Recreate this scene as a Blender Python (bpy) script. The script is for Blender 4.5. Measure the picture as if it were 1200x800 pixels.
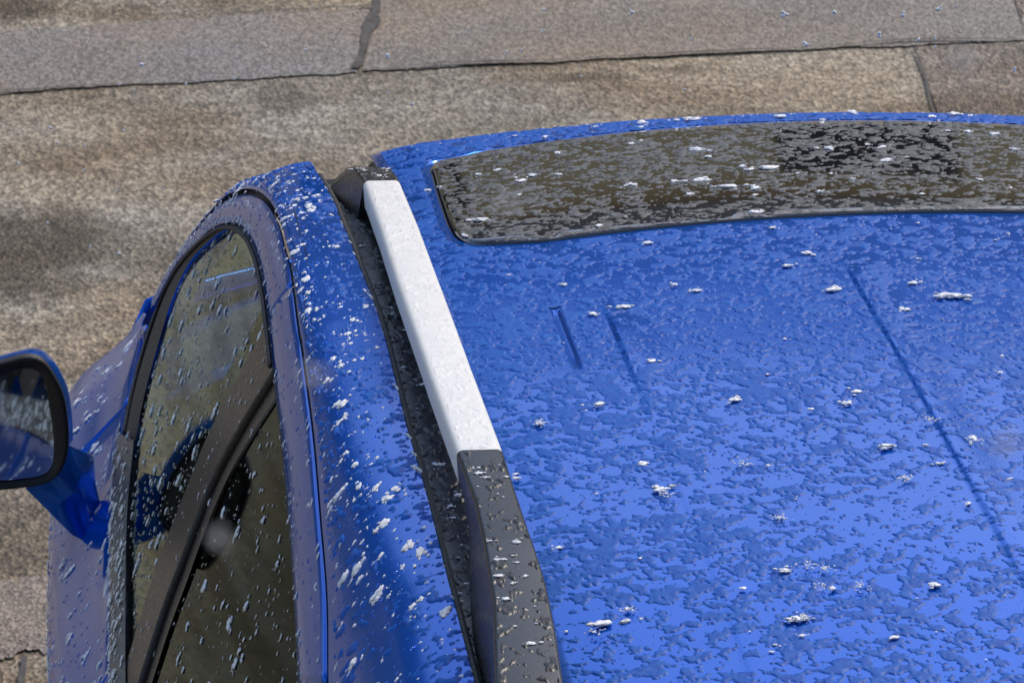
import bpy, bmesh, math, random
import numpy as np
from mathutils import Vector, Matrix, noise as mnoise
from mathutils.geometry import delaunay_2d_cdt

# ------------------------------------------------------------------ clear
for o in list(bpy.data.objects): bpy.data.objects.remove(o, do_unlink=True)
S = bpy.context.scene
COL = S.collection
random.seed(7)
RNG = np.random.default_rng(11)

# ------------------------------------------------------------------ camera
CAM = np.array([-1.007, -5.426, 3.246])
PSI, PIT, ROL, FPX = math.radians(6.87), math.radians(19.94), math.radians(1.09), 5817.25
FW = np.array([math.sin(PSI)*math.cos(PIT), math.cos(PSI)*math.cos(PIT), -math.sin(PIT)])
_ri = np.array([math.cos(PSI), -math.sin(PSI), 0.0]); _up = np.cross(_ri, FW)
RI = _ri*math.cos(ROL)+_up*math.sin(ROL); UP = -_ri*math.sin(ROL)+_up*math.cos(ROL)
cd = bpy.data.cameras.new('camera'); cam = bpy.data.objects.new('camera', cd); COL.objects.link(cam)
M = Matrix(((RI[0], UP[0], -FW[0], CAM[0]), (RI[1], UP[1], -FW[1], CAM[1]), (RI[2], UP[2], -FW[2], CAM[2]), (0, 0, 0, 1)))
cam.matrix_world = M
cd.sensor_width = 36; cd.sensor_fit = 'HORIZONTAL'; cd.lens = FPX/1200*36
cd.clip_start = .05; cd.clip_end = 2000
cd.dof.use_dof = True; cd.dof.focus_distance = 4.75; cd.dof.aperture_fstop = 42
S.camera = cam

# ------------------------------------------------------------------ sky, sun, exposure
SUN_EL, SUN_AZ = 48, 38            # azimuth measured from +Y towards +X
w = bpy.data.worlds.new('World'); S.world = w; w.use_nodes = True
nt = w.node_tree; nt.nodes.clear()
sky = nt.nodes.new('ShaderNodeTexSky'); sky.sky_type = 'NISHITA'; sky.sun_disc = False
sky.sun_elevation = math.radians(SUN_EL); sky.sun_rotation = math.radians(SUN_AZ)
sky.air_density = 1.0; sky.dust_density = 1.5; sky.ozone_density = 1.0
hs = nt.nodes.new('ShaderNodeHueSaturation'); hs.inputs['Saturation'].default_value = 1.1
bg = nt.nodes.new('ShaderNodeBackground'); bg.inputs['Strength'].default_value = .15
wo = nt.nodes.new('ShaderNodeOutputWorld')
nt.links.new(sky.outputs[0], hs.inputs['Color']); nt.links.new(hs.outputs[0], bg.inputs[0]); nt.links.new(bg.outputs[0], wo.inputs[0])
sl = bpy.data.lights.new('sun', 'SUN'); sl.energy = 1.5; sl.angle = math.radians(12); sl.color = (1, .90, .77)
so = bpy.data.objects.new('sun', sl); COL.objects.link(so); so.location = (4, 6, 9)
_e, _a = math.radians(SUN_EL), math.radians(SUN_AZ)
so.rotation_euler = Vector((math.sin(_a)*math.cos(_e), math.cos(_a)*math.cos(_e), math.sin(_e))).to_track_quat('Z', 'Y').to_euler()
S.view_settings.view_transform = 'Standard'; S.view_settings.look = 'None'
S.view_settings.exposure = 0.45; S.view_settings.gamma = 1; S.view_settings.use_curve_mapping = False
S.render.engine = 'CYCLES'

# ------------------------------------------------------------------ helpers
def ray(px, py):
    d = FW + RI*((px-600)/FPX) + UP*((400-py)/FPX)
    return d/np.linalg.norm(d)
def hit(px, py, fn, t0=2.0, t1=14.0):
    """first point along the pixel's ray where fn(p) changes sign from + to -"""
    d = ray(px, py); n = 400; ts = np.linspace(t0, t1, n); last = None
    for i, t in enumerate(ts):
        v = fn(CAM+d*t)
        if last is not None and last > 0 >= v:
            a, b = ts[i-1], t
            for _ in range(40):
                m = (a+b)/2
                if fn(CAM+d*m) > 0: a = m
                else: b = m
            return CAM+d*a
        last = v
    return None
def on_plane_x(px, py, x):
    d = ray(px, py); return CAM+d*((x-CAM[0])/d[0])
def on_z(px, py, z=0.0):
    d = ray(px, py); return CAM+d*((z-CAM[2])/d[2])
def at_y(px, py, y):
    d = ray(px, py); return CAM+d*((y-CAM[1])/d[1])

def spline(pts, n):
    """Catmull-Rom through pts, n points evenly spread by length"""
    P = np.array(pts, float); P = np.vstack([2*P[0]-P[1], P, 2*P[-1]-P[-2]]); out = []
    for i in range(1, len(P)-2):
        a, b, c, d = P[i-1:i+3]
        for t in np.linspace(0, 1, 24, endpoint=False):
            out.append(.5*((2*b)+(c-a)*t+(2*a-5*b+4*c-d)*t*t+(3*b-a-3*c+d)*t**3))
    out.append(P[-2]); out = np.array(out)
    return resample(out, n)
def resample(P, n):
    P = np.array(P, float); L = np.concatenate([[0], np.cumsum(np.linalg.norm(np.diff(P, axis=0), axis=1))])
    s = np.linspace(0, L[-1], n)
    return np.stack([np.interp(s, L, P[:, k]) for k in range(P.shape[1])], 1)

def link(name, me, mat=None, parent=None, smooth=True):
    o = bpy.data.objects.new(name, me); COL.objects.link(o)
    if mat: me.materials.append(mat)
    if smooth and len(me.polygons): me.polygons.foreach_set('use_smooth', np.ones(len(me.polygons), bool))
    if parent: o.parent = parent
    return o
def mesh_np(name, V, F):
    """fast mesh; F an (n,3) or (n,4) array"""
    V = np.asarray(V, np.float32); F = np.asarray(F, np.int32); k = F.shape[1]
    me = bpy.data.meshes.new(name)
    me.vertices.add(len(V)); me.vertices.foreach_set('co', V.ravel())
    me.loops.add(F.size); me.loops.foreach_set('vertex_index', F.ravel())
    me.polygons.add(len(F)); me.polygons.foreach_set('loop_start', np.arange(0, F.size, k, dtype=np.int32))
    me.update(calc_edges=True); me.validate()
    return me
def grid_faces(nu, nv):
    i = np.arange(nu*nv).reshape(nu, nv)
    return np.stack([i[:-1, :-1], i[1:, :-1], i[1:, 1:], i[:-1, 1:]], -1).reshape(-1, 4)
def grid_obj(name, G, mat, parent, thick=0.0, solid_dir=-1):
    G = np.asarray(G); nu, nv = G.shape[:2]
    o = link(name, mesh_np(name, G.reshape(-1, 3), grid_faces(nu, nv)), mat, parent)
    if thick:
        m = o.modifiers.new('thickness', 'SOLIDIFY'); m.thickness = thick; m.offset = solid_dir; m.use_rim = True
    return o
def orient(o, d):
    """turn a sheet's faces so that they look towards d"""
    me = o.data; nn = np.empty(len(me.polygons)*3, np.float32); me.polygons.foreach_get('normal', nn); ar = np.empty(len(me.polygons), np.float32); me.polygons.foreach_get('area', ar)
    if ((nn.reshape(-1, 3)*ar[:, None]).sum(0)*np.array(d)).sum() < 0: me.flip_normals(); me.update()
    return o
def tag(o, label=None, cat=None, group=None, kind=None):
    if label: o['label'] = label
    if cat: o['category'] = cat
    if group: o['group'] = group
    if kind: o['kind'] = kind
    return o
def empty(name, loc=(0, 0, 0)):
    o = bpy.data.objects.new(name, None); o.empty_display_size = .1; o.location = loc; COL.objects.link(o); return o
def inside(poly, pts):
    poly = np.asarray(poly); x, y = pts[:, 0], pts[:, 1]; r = np.zeros(len(pts), bool); n = len(poly)
    for i in range(n):
        x1, y1 = poly[i]; x2, y2 = poly[(i+1) % n]
        if y1 == y2: continue
        c = ((y1 > y) != (y2 > y)) & (x < (x2-x1)*(y-y1)/(y2-y1)+x1); r ^= c
    return r
def sheet(name, outline, lift, mat, parent, step=.02, holes=(), extra=None, thick=.0, off=-1):
    """flat outline in a 2-D plane, triangulated and lifted to a surface"""
    outline = [tuple(p) for p in outline]; V = list(outline); E = [(i, (i+1) % len(outline)) for i in range(len(outline))]
    for h in holes:
        b = len(V); V += [tuple(p) for p in h]; E += [(b+i, b+(i+1) % len(h)) for i in range(len(h))]
    A = np.array(outline); lo, hi = A.min(0), A.max(0)
    gx, gy = np.meshgrid(np.arange(lo[0]+step/2, hi[0], step), np.arange(lo[1]+step/2, hi[1], step))
    gx = gx + (np.arange(gx.shape[0]) % 2)[:, None]*step*.5
    G = np.stack([gx.ravel(), gy.ravel()], 1)
    if extra is not None: G = np.vstack([G, extra])
    k = inside(A, G)
    for h in holes: k &= ~inside(np.array(h), G)
    G = G[k]
    B = np.array(V)
    # keep interior points off the border
    keep = np.ones(len(G), bool)
    for i in range(0, len(G), 4000):
        d = ((G[i:i+4000, None]-B[None])**2).sum(-1).min(1); keep[i:i+4000] = d > (step*.35)**2
    V += [tuple(p) for p in G[keep]]
    r = delaunay_2d_cdt([Vector(p) for p in V], E, [], 0, 1e-7)
    P = np.array([(v[0], v[1]) for v in r[0]]); T = np.array([f for f in r[2] if len(f) == 3])
    c = P[T].mean(1); k = inside(A, c)
    for h in holes: k &= ~inside(np.array(h), c)
    T = T[k]
    o = link(name, mesh_np(name, lift(P), T), mat, parent)
    if thick:
        m = o.modifiers.new('thickness', 'SOLIDIFY'); m.thickness = thick; m.offset = off
    return o
def tube(pts, r, n=10, closed=False):
    P = np.array(pts, float); N = len(P); rr = np.broadcast_to(r, N); V = []
    for i in range(N):
        t = P[(i+1) % N if closed else min(i+1, N-1)]-P[(i-1) % N if closed else max(i-1, 0)]; t /= np.linalg.norm(t)
        a = np.cross(t, [0, 0, 1.0]);
        if np.linalg.norm(a) < 1e-3: a = np.cross(t, [1.0, 0, 0])
        a /= np.linalg.norm(a); b = np.cross(a, t)
        for k in range(n):
            q = 2*math.pi*k/n; V.append(P[i]+rr[i]*(a*math.cos(q)+b*math.sin(q)))
    F = []
    for i in range(N if closed else N-1):
        for k in range(n): F.append((i*n+k, i*n+(k+1) % n, ((i+1) % N)*n+(k+1) % n, ((i+1) % N)*n+k))
    return V, F
def tube_obj(name, pts, r, mat, parent, n=10, closed=False):
    V, F = tube(pts, r, n, closed); me = bpy.data.meshes.new(name)
    if not closed: F = F+[tuple(range(n))[::-1], tuple(range(len(V)-n, len(V)))]
    me.from_pydata([tuple(v) for v in V], [], F); return link(name, me, mat, parent)
def box_obj(name, lo, hi, mat, parent, bevel=0.0, seg=2):
    bm = bmesh.new(); bmesh.ops.create_cube(bm, size=1)
    for v in bm.verts: v.co = Vector([lo[k]+(v.co[k]+.5)*(hi[k]-lo[k]) for k in range(3)])
    if bevel: bmesh.ops.bevel(bm, geom=bm.edges[:], offset=bevel, segments=seg, profile=.6, affect='EDGES')
    me = bpy.data.meshes.new(name); bm.to_mesh(me); bm.free(); return link(name, me, mat, parent, smooth=bool(bevel))

def grf(nx, ny, dx, dy, scale, seed):
    """smooth random field of unit variance, feature size `scale` metres"""
    r = np.random.default_rng(seed).standard_normal((nx, ny))
    kx = np.fft.fftfreq(nx, dx)[:, None]*2*math.pi; ky = np.fft.rfftfreq(ny, dy)[None]*2*math.pi
    f = np.fft.irfft2(np.fft.rfft2(r)*np.exp(-.5*(kx**2+ky**2)*(scale*.5)**2), (nx, ny))
    return (f-f.mean())/f.std()

# ------------------------------------------------------------------ materials
def new_mat(name):
    m = bpy.data.materials.new(name); m.use_nodes = True; t = m.node_tree; b = t.nodes['Principled BSDF']; return m, t, b
def N_(t, kind, **kw):
    n = t.nodes.new(kind)
    for k, v in kw.items():
        if hasattr(n, k): setattr(n, k, v)
    return n
def noise_(t, vec, scale, detail=3, rough=.6, dist=0.0):
    n = t.nodes.new('ShaderNodeTexNoise'); n.inputs['Scale'].default_value = scale; n.inputs['Detail'].default_value = detail
    n.inputs['Roughness'].default_value = rough; n.inputs['Distortion'].default_value = dist
    t.links.new(vec, n.inputs['Vector']); return n
def ramp_(t, fac, stops):
    n = t.nodes.new('ShaderNodeValToRGB'); e = n.color_ramp.elements
    while len(e) > 1: e.remove(e[-1])
    for i, (p, c) in enumerate(stops):
        x = e[0] if i == 0 else e.new(p)
        x.position = p; x.color = (*c, 1) if len(c) == 3 else c
    t.links.new(fac, n.inputs[0]); return n
def bump_(t, h, strength, dist):
    n = t.nodes.new('ShaderNodeBump'); n.inputs['Strength'].default_value = strength; n.inputs['Distance'].default_value = dist
    t.links.new(h, n.inputs['Height']); return n
def coord(t): return t.nodes.new('ShaderNodeTexCoord').outputs['Object']
def mix_(t, a, b, f, mode='MIX'):
    n = t.nodes.new('ShaderNodeMix'); n.data_type = 'RGBA'; n.blend_type = mode
    for s, v in ((6, a), (7, b)):
        if isinstance(v, tuple): n.inputs[s].default_value = (*v, 1)
        else: t.links.new(v, n.inputs[s])
    if isinstance(f, float): n.inputs[0].default_value = f
    else: t.links.new(f, n.inputs[0])
    return n.outputs[2]

def mat_paint():
    m, t, b = new_mat('blue_paint'); c = coord(t)
    b.inputs['Base Color'].default_value = (.0, .110, .57, 1); b.inputs['Roughness'].default_value = .20
    b.inputs['Metallic'].default_value = .6; b.inputs['Specular IOR Level'].default_value = .0
    b.inputs['Coat Weight'].default_value = .6; b.inputs['Coat Roughness'].default_value = .035; b.inputs['Coat IOR'].default_value = 1.5
    n = noise_(t, c, 55, 3, .6); n2 = noise_(t, c, 420, 2)
    bp = bump_(t, n2.outputs[0], .12, .0006); b2 = bump_(t, n.outputs[0], .05, .002); t.links.new(bp.outputs[0], b2.inputs['Normal'])
    t.links.new(b2.outputs[0], b.inputs['Coat Normal'])
    r = ramp_(t, n.outputs[0], [(.35, (.015,)*3), (.75, (.06,)*3)]); t.links.new(r.outputs[0], b.inputs['Coat Roughness'])
    return m
def mat_plain(name, col, rough=.5, bscale=0, bstr=.2, bdist=.001, coat=0.0, metal=0.0, var=0.0, spec=.5):
    m, t, b = new_mat(name); b.inputs['Base Color'].default_value = (*col, 1); b.inputs['Roughness'].default_value = rough
    b.inputs['Coat Weight'].default_value = coat; b.inputs['Coat Roughness'].default_value = .05; b.inputs['Metallic'].default_value = metal
    b.inputs['Specular IOR Level'].default_value = spec
    c = coord(t)
    if bscale:
        n = noise_(t, c, bscale, 4); t.links.new(bump_(t, n.outputs[0], bstr, bdist).outputs[0], b.inputs['Normal'])
        r = ramp_(t, n.outputs[0], [(.3, (rough*.7,)*3), (.7, (min(1, rough*1.3),)*3)]); t.links.new(r.outputs[0], b.inputs['Roughness'])
    if var:
        n = noise_(t, c, 30, 4)
        r = ramp_(t, n.outputs[0], [(.3, tuple(x*(1-var) for x in col)), (.7, tuple(min(1, x*(1+var)) for x in col))]); t.links.new(r.outputs[0], b.inputs['Base Color'])
    return m
def mat_slush(name, c0, c1, rough=.32, spec=.5):
    m, t, b = new_mat(name); c = coord(t)
    n = noise_(t, c, 110, 4, .65); n2 = noise_(t, c, 520, 3, .6)
    r = ramp_(t, n.outputs[0], [(.32, c0), (.72, c1)]); t.links.new(r.outputs[0], b.inputs['Base Color'])
    b.inputs['Roughness'].default_value = rough; b.inputs['Specular IOR Level'].default_value = spec; b.inputs['IOR'].default_value = 1.33
    bp = bump_(t, n2.outputs[0], .3, .0008); t.links.new(bp.outputs[0], b.inputs['Normal'])
    return m
def mat_snow():
    m, t, b = new_mat('wet_snow'); c = coord(t)
    b.inputs['Base Color'].default_value = (.90, .90, .90, 1); b.inputs['Roughness'].default_value = .45
    b.inputs['Subsurface Weight'].default_value = .0; b.inputs['Subsurface Radius'].default_value = (.004, .005, .006); b.inputs['Subsurface Scale'].default_value = .6
    n = noise_(t, c, 700, 3); t.links.new(bump_(t, n.outputs[0], .6, .001).outputs[0], b.inputs['Normal'])
    return m
def mat_glass(name, tint, ior=1.5, bump=0.0):
    m = bpy.data.materials.new(name); m.use_nodes = True; t = m.node_tree; t.nodes.clear()
    tr = t.nodes.new('ShaderNodeBsdfTransparent'); tr.inputs[0].default_value = (*tint, 1)
    gl = t.nodes.new('ShaderNodeBsdfGlossy'); gl.inputs['Roughness'].default_value = .03; gl.inputs['Color'].default_value = (.80, .92, .82, 1)
    fr = t.nodes.new('ShaderNodeFresnel'); fr.inputs[0].default_value = ior
    mx = t.nodes.new('ShaderNodeMixShader'); o = t.nodes.new('ShaderNodeOutputMaterial')
    if bump:
        c = coord(t); n = noise_(t, c, 160, 3); bp = bump_(t, n.outputs[0], bump, .001)
        t.links.new(bp.outputs[0], gl.inputs['Normal'])
    t.links.new(fr.outputs[0], mx.inputs[0]); t.links.new(tr.outputs[0], mx.inputs[1]); t.links.new(gl.outputs[0], mx.inputs[2]); t.links.new(mx.outputs[0], o.inputs[0])
    return m
def mat_ground(name, cols, grain=150, stain=None, bump=.7, wet=.25, patch=.35):
    m, t, b = new_mat(name); c = coord(t)
    st_ = t.nodes.new('ShaderNodeMapping'); st_.inputs['Scale'].default_value = (1, .62, 1); t.links.new(c, st_.inputs[0])
    v = t.nodes.new('ShaderNodeTexVoronoi'); v.inputs['Scale'].default_value = grain; t.links.new(st_.outputs[0], v.inputs['Vector'])
    g = noise_(t, st_.outputs[0], grain*.35, 5, .8)
    col = ramp_(t, g.outputs[0], [(.28, cols[0]), (.5, cols[1]), (.72, cols[2])]).outputs[0]
    sep = t.nodes.new('ShaderNodeSeparateColor'); t.links.new(v.outputs['Color'], sep.inputs[0])
    speck = ramp_(t, sep.outputs[0], [(0, (.32,)*3), (.5, (.95,)*3), (1, (1.75,)*3)]).outputs[0]
    col = mix_(t, col, speck, .75, 'MULTIPLY')
    mp = t.nodes.new('ShaderNodeMapping'); mp.inputs['Scale'].default_value = (.55, 1.0, 1); t.links.new(c, mp.inputs[0])
    big = noise_(t, mp.outputs[0], 2.2, 5, .62)
    pf = ramp_(t, big.outputs[0], [(.40, (1,)*3), (.56, (0,)*3)]).outputs[0]
    pm = t.nodes.new('ShaderNodeMath'); pm.operation = 'MULTIPLY'; pm.inputs[1].default_value = patch; t.links.new(pf, pm.inputs[0])
    col = mix_(t, col, mix_(t, col, (.52, .45, .38), 1.0, 'MULTIPLY'), pm.outputs[0])
    warm = noise_(t, c, 1.1, 3)
    col = mix_(t, col, mix_(t, col, (1.10, .97, .82), 1.0, 'MULTIPLY'), ramp_(t, warm.outputs[0], [(.4, (0,)*3), (.6, (1,)*3)]).outputs[0])
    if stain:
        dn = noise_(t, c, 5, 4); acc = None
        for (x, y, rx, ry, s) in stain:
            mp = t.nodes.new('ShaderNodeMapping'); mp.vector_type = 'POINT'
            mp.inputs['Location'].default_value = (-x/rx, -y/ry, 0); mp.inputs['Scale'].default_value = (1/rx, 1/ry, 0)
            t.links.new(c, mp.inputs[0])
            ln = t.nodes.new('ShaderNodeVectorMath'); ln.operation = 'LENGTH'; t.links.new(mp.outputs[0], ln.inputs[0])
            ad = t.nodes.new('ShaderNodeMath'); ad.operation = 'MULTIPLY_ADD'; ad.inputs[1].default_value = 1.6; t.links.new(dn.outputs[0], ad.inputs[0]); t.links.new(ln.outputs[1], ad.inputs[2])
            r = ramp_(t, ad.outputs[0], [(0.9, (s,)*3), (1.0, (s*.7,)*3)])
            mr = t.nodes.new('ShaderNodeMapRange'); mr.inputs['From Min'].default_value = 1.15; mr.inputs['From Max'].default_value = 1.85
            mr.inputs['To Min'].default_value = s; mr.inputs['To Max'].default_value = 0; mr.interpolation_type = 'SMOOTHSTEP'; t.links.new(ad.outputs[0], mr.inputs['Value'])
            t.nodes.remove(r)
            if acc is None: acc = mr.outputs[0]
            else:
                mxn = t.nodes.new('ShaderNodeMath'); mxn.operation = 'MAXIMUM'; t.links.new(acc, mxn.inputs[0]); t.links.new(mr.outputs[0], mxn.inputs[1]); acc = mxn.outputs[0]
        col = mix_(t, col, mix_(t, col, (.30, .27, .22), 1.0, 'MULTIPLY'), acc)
    t.links.new(col, b.inputs['Base Color'])
    b.inputs['Roughness'].default_value = .6; b.inputs['Specular IOR Level'].default_value = wet
    bp = bump_(t, v.outputs['Distance'], bump, .005); t.links.new(bp.outputs[0], b.inputs['Normal'])
    return m

PAINT = mat_paint()
BLACK = mat_plain('black_plastic', (.011, .011, .012), .33, 240, .25, .0008)
RAILB = mat_plain('satin_black_rail', (.016, .016, .017), .30, 160, .2, .0008)
RUBBER = mat_plain('black_rubber', (.012, .012, .012), .6, 300, .3, .0006)
SEALG = mat_plain('wet_grey_seal', (.11, .11, .105), .3, 320, .8, .002)
WHITE = mat_plain('white_insert', (.88, .85, .78), .38, 90, .12, .001)
SUNGL = mat_plain('sunroof_glass', (.012, .012, .013), .06, 70, .03, .001, spec=1.0, coat=.8)
DARK = mat_plain('cabin_trim', (.018, .017, .016), .7, 120, .3, .001)
CLOTH = mat_plain('seat_cloth', (.03, .028, .026), .85, 300, .4, .001)
GLASSF = mat_glass('door_glass', (.30, .38, .30), 1.17, bump=.015)
GLASSR = mat_glass('privacy_glass', (.08, .08, .07), 1.09, bump=.015)
GLASSW = mat_glass('windscreen_glass', (.72, .80, .75))
MIRGL = mat_plain('mirror_silver', (.75, .78, .76), .03, metal=1.0)
TYRE = mat_plain('tyre_rubber', (.02, .02, .02), .8, 200, .4, .002)
ALLOY = mat_plain('wheel_alloy', (.35, .35, .36), .35, metal=.8)
CHROME = mat_plain('lamp_clear', (.6, .6, .62), .12)
REDL = mat_plain('lamp_red', (.35, .01, .01), .15)
SNOW = mat_snow()
SL_BLUE = mat_slush('slush_on_blue', (.0, .066, .38), (.010, .125, .49), .5, .45)
SL_DARK = mat_slush('slush_on_glass', (.05, .05, .047), (.22, .22, .215), .5, .3)
SL_BLACK = mat_slush('slush_on_black', (.022, .022, .022), (.055, .055, .057), .3)
def mat_drop():
    m, t, b = new_mat('water_drop'); b.inputs['Base Color'].default_value = (.9, .95, 1, 1); b.inputs['Roughness'].default_value = .02
    b.inputs['Transmission Weight'].default_value = 1; b.inputs['IOR'].default_value = 1.33; return m
DROP = mat_drop()

# ------------------------------------------------------------------ ground
def gp(px, py): return on_z(px, py, 0.0)
st = []
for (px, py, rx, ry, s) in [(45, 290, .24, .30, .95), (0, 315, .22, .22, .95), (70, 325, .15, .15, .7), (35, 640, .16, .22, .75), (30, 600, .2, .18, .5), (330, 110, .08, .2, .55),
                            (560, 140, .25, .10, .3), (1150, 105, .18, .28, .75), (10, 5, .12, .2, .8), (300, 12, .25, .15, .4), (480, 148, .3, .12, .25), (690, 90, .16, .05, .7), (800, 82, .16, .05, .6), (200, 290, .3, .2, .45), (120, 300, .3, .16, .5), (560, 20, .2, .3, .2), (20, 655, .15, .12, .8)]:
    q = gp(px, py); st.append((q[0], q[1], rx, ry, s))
TAN = ((.12, .103, .078), (.295, .262, .203), (.50, .455, .37))
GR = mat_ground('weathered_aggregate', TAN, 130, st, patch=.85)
GREY = mat_ground('smooth_grey_asphalt', ((.17, .155, .14), (.235, .215, .195), (.30, .28, .255)), 190, None, .4, .25, .2)
BROWN = mat_ground('smooth_brown_asphalt', ((.165, .145, .122), (.235, .21, .18), (.31, .28, .245)), 190, None, .4, .25, .2)
ROUGH = mat_ground('rough_dark_aggregate', ((.08, .066, .052), (.20, .165, .13), (.34, .29, .235)), 120, None, .8, .3, .9)
TAR = mat_plain('bitumen_seam', (.06, .053, .046), .7, 60, .8, .006, var=.7)
DARKTAN = mat_ground('damp_aggregate', ((.10, .085, .06), (.21, .18, .135), (.32, .28, .22)), 130, None, .7, .3, .5)
me = mesh_np('ground', [(-400, -400, 0), (400, -400, 0), (400, 400, 0), (-400, 400, 0)], [(0, 1, 2, 3)])
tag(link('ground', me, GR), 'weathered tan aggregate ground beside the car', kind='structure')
def jag(pts, n, amp, seed):
    P = resample(pts, n); r = np.random.default_rng(seed); J = np.convolve(r.standard_normal(n+8), np.ones(9)/3, 'valid')[:, None]*[[.3, 1]]+.5*r.standard_normal((n, 1))*[[0, 1]]; P[:, :2] += J*amp; return P
def flat(name, top, bot, mat, z, label, seed=1, amp=.004, n=120):
    A = jag([gp(*p)[:2] for p in top], n, amp, seed); B = jag([gp(*p)[:2] for p in bot], n, amp, seed+50)
    G = np.stack([A, B], 1); G = np.concatenate([G, np.full(G.shape[:2]+(1,), z)], -1)
    o = grid_obj(name, G, mat, None); tag(o, label, kind='structure'); return o
flat('asphalt_patch', [(-260, 60), (0, 39), (75, 33), (150, 29), (260, 21), (330, 17), (434, 11)], [(-260, 128), (0, 112), (80, 105), (240, 98), (330, 92), (418, 87)], GREY, .004, 'smooth grey asphalt strip', 3)
flat('asphalt_patch', [(446, -6), (480, -70), (800, -90), (1168, -40)], [(424, 86), (600, 76), (900, 62), (1205, 49)], BROWN, .0045, 'smooth brown grey asphalt patch', 4)
flat('asphalt_patch', [(1176, -40), (1450, -60)], [(1204, 48), (1500, 34)], ROUGH, .0042, 'dark rough asphalt corner', 5)
flat('asphalt_patch', [(1072, 58), (1204, 51), (1500, 36)], [(1100, 140), (1220, 150), (1540, 140)], ROUGH, .0047, 'dark rough asphalt beyond the roof edge', 6)
def seam(pts, w, z, seed, name='tar_seam'):
    P = np.array([gp(*p)[:2] for p in pts]); n = max(8, int(np.linalg.norm(np.diff(P, axis=0), axis=1).sum()/.03)); P = jag(P, n, .004, seed); T = np.gradient(P, axis=0); T /= np.linalg.norm(T, axis=1)[:, None]; Nn = np.stack([-T[:, 1], T[:, 0]], 1)
    r = np.random.default_rng(seed); a = w*(.5+.35*np.convolve(r.standard_normal(n+6), np.ones(7)/3, 'valid'))[:, None]; b = w*(.5+.35*np.convolve(r.standard_normal(n+6), np.ones(7)/3, 'valid'))[:, None]
    G = np.stack([P+Nn*np.abs(a), P-Nn*np.abs(b)], 1); G = np.concatenate([G, np.full(G.shape[:2]+(1,), z)], -1)
    tag(grid_obj(name, G, TAR, None), 'dark bitumen seam in the asphalt', kind='structure')
seam([(452, -30), (440, 4), (428, 45), (414, 84)], .020, .009, 21)
seam([(420, 86), (520, 80), (600, 76), (900, 62), (1060, 54), (1210, 49), (1500, 35)], .006, .010, 22)
seam([(-100, 118), (0, 112), (80, 105), (150, 101)], .005, .0085, 23)
seam([(260, 20), (330, 17), (440, 11)], .007, .0083, 25)
seam([(1070, 60), (1082, 90), (1098, 140)], .004, .0095, 26)
flat('asphalt_patch', [(-120, 690), (60, 676), (200, 668)], [(-120, 772), (60, 766), (200, 760)], GREY, .0043, 'grey asphalt strip beside the car door', 9, .008)
seam([(30, 772), (26, 800), (20, 850)], .010, .0084, 28)

# ------------------------------------------------------------------ car surfaces (metres; y forward, x to the right)
_zy = np.array([-2.20, -2.0, -1.5, -1.0, -.69, -.5, -.3, -.05, 0.0, .04, .08, .12, .16, .22]); _zz = np.array([1.585, 1.598, 1.612, 1.606, 1.597, 1.587, 1.570, 1.542, 1.535, 1.526, 1.513, 1.497, 1.477, 1.44])
_ny = np.linspace(-2.25, .22, 420); _k = np.exp(-.5*(np.arange(-24, 25)/7.0)**2); _k /= _k.sum()
_nz = np.convolve(np.pad(np.interp(_ny, _zy, _zz), 24, mode='reflect', reflect_type='odd'), _k, 'valid')
def zc(y): return np.interp(y, _ny, _nz)
RIBS = (-.357, -.098, .098, .357)
def sstep(a, b, x): t = np.clip((x-a)/(b-a), 0, 1); return t*t*(3-2*t)
def roof_z(x, y, ribs=True):
    x = np.asarray(x, float); y = np.asarray(y, float)
    z = zc(y) - (.10+.03*sstep(-.6, 0, y))*x*x - .35*np.clip(np.abs(x)-.46, 0, 1)**1.5
    if ribs:
        for x0 in RIBS:
            s = -1 if x0 < 0 else 1; u = (x-x0)*(-s)          # u>0 towards the car's centre
            y0 = -.70 if abs(x0) < .2 else -.80
            L = sstep(y0+.04, y0-.08, y)*((1-.75*sstep(-1.25, -1.7, y)) if abs(x0) < .2 else (1-.85*sstep(-.92, -1.15, y)))*(1-sstep(-1.75, -1.95, y))
            z = z + L*.0034*(sstep(-.003, .003, u)*(1-sstep(.006, .045, u)))
        L = sstep(-.775, -.79, y)*(1-sstep(-.93, -.99, y))
        for s in (-1, 1):
            u = x-s*.405; z = z - L*.0030*(1-sstep(.0015, .005, np.abs(u)))
    return z
def hit_roof(px, py, dz=0.0): return hit(px, py, lambda p: p[2]-float(roof_z(p[0], p[1], False))-dz, 3.0, 6.5)
def Xb(y):
    y = np.asarray(y, float); return .860-np.where(y > -1, .033, .012)*(y+1)**2
XMAX = .900
def zb(y): return np.interp(y, [-2.2, -1.3, -.38, -.1, .245, .49, .8, .95, 1.2, 1.7], [1.05, 1.035, 1.011, .996, .962, .951, .945, .933, .882, .69])
def side_x(y, z):
    """half width of the body at y, z"""
    y = np.asarray(y, float); z = np.asarray(z, float); b = zb(y); h = np.clip(z-b, 0, 1)
    xb = Xb(y)+.33*(.985-b)
    up = xb-.33*h-.075*h*h
    low = XMAX-.030*np.clip(y+.2, 0, 9)**2-.05*np.clip(-1.5-y, 0, 9)**2 - .25*np.clip(.62-z, 0, 1)**1.6
    k = sstep(0, .125, b-z)
    return np.where(z >= b, up, xb*(1-k)+low*k)
def hit_side(px, py, off=0.0): return hit(px, py, lambda p: -p[0]-(float(side_x(p[1], p[2]))+off), 3.0, 7.0)
def zE(y): return zc(y)-.036

CAR = empty('parked_car', (0, 0, 0))
tag(CAR, 'bright blue car covered in wet slush, with black roof rail and black sunroof', 'car')

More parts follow.
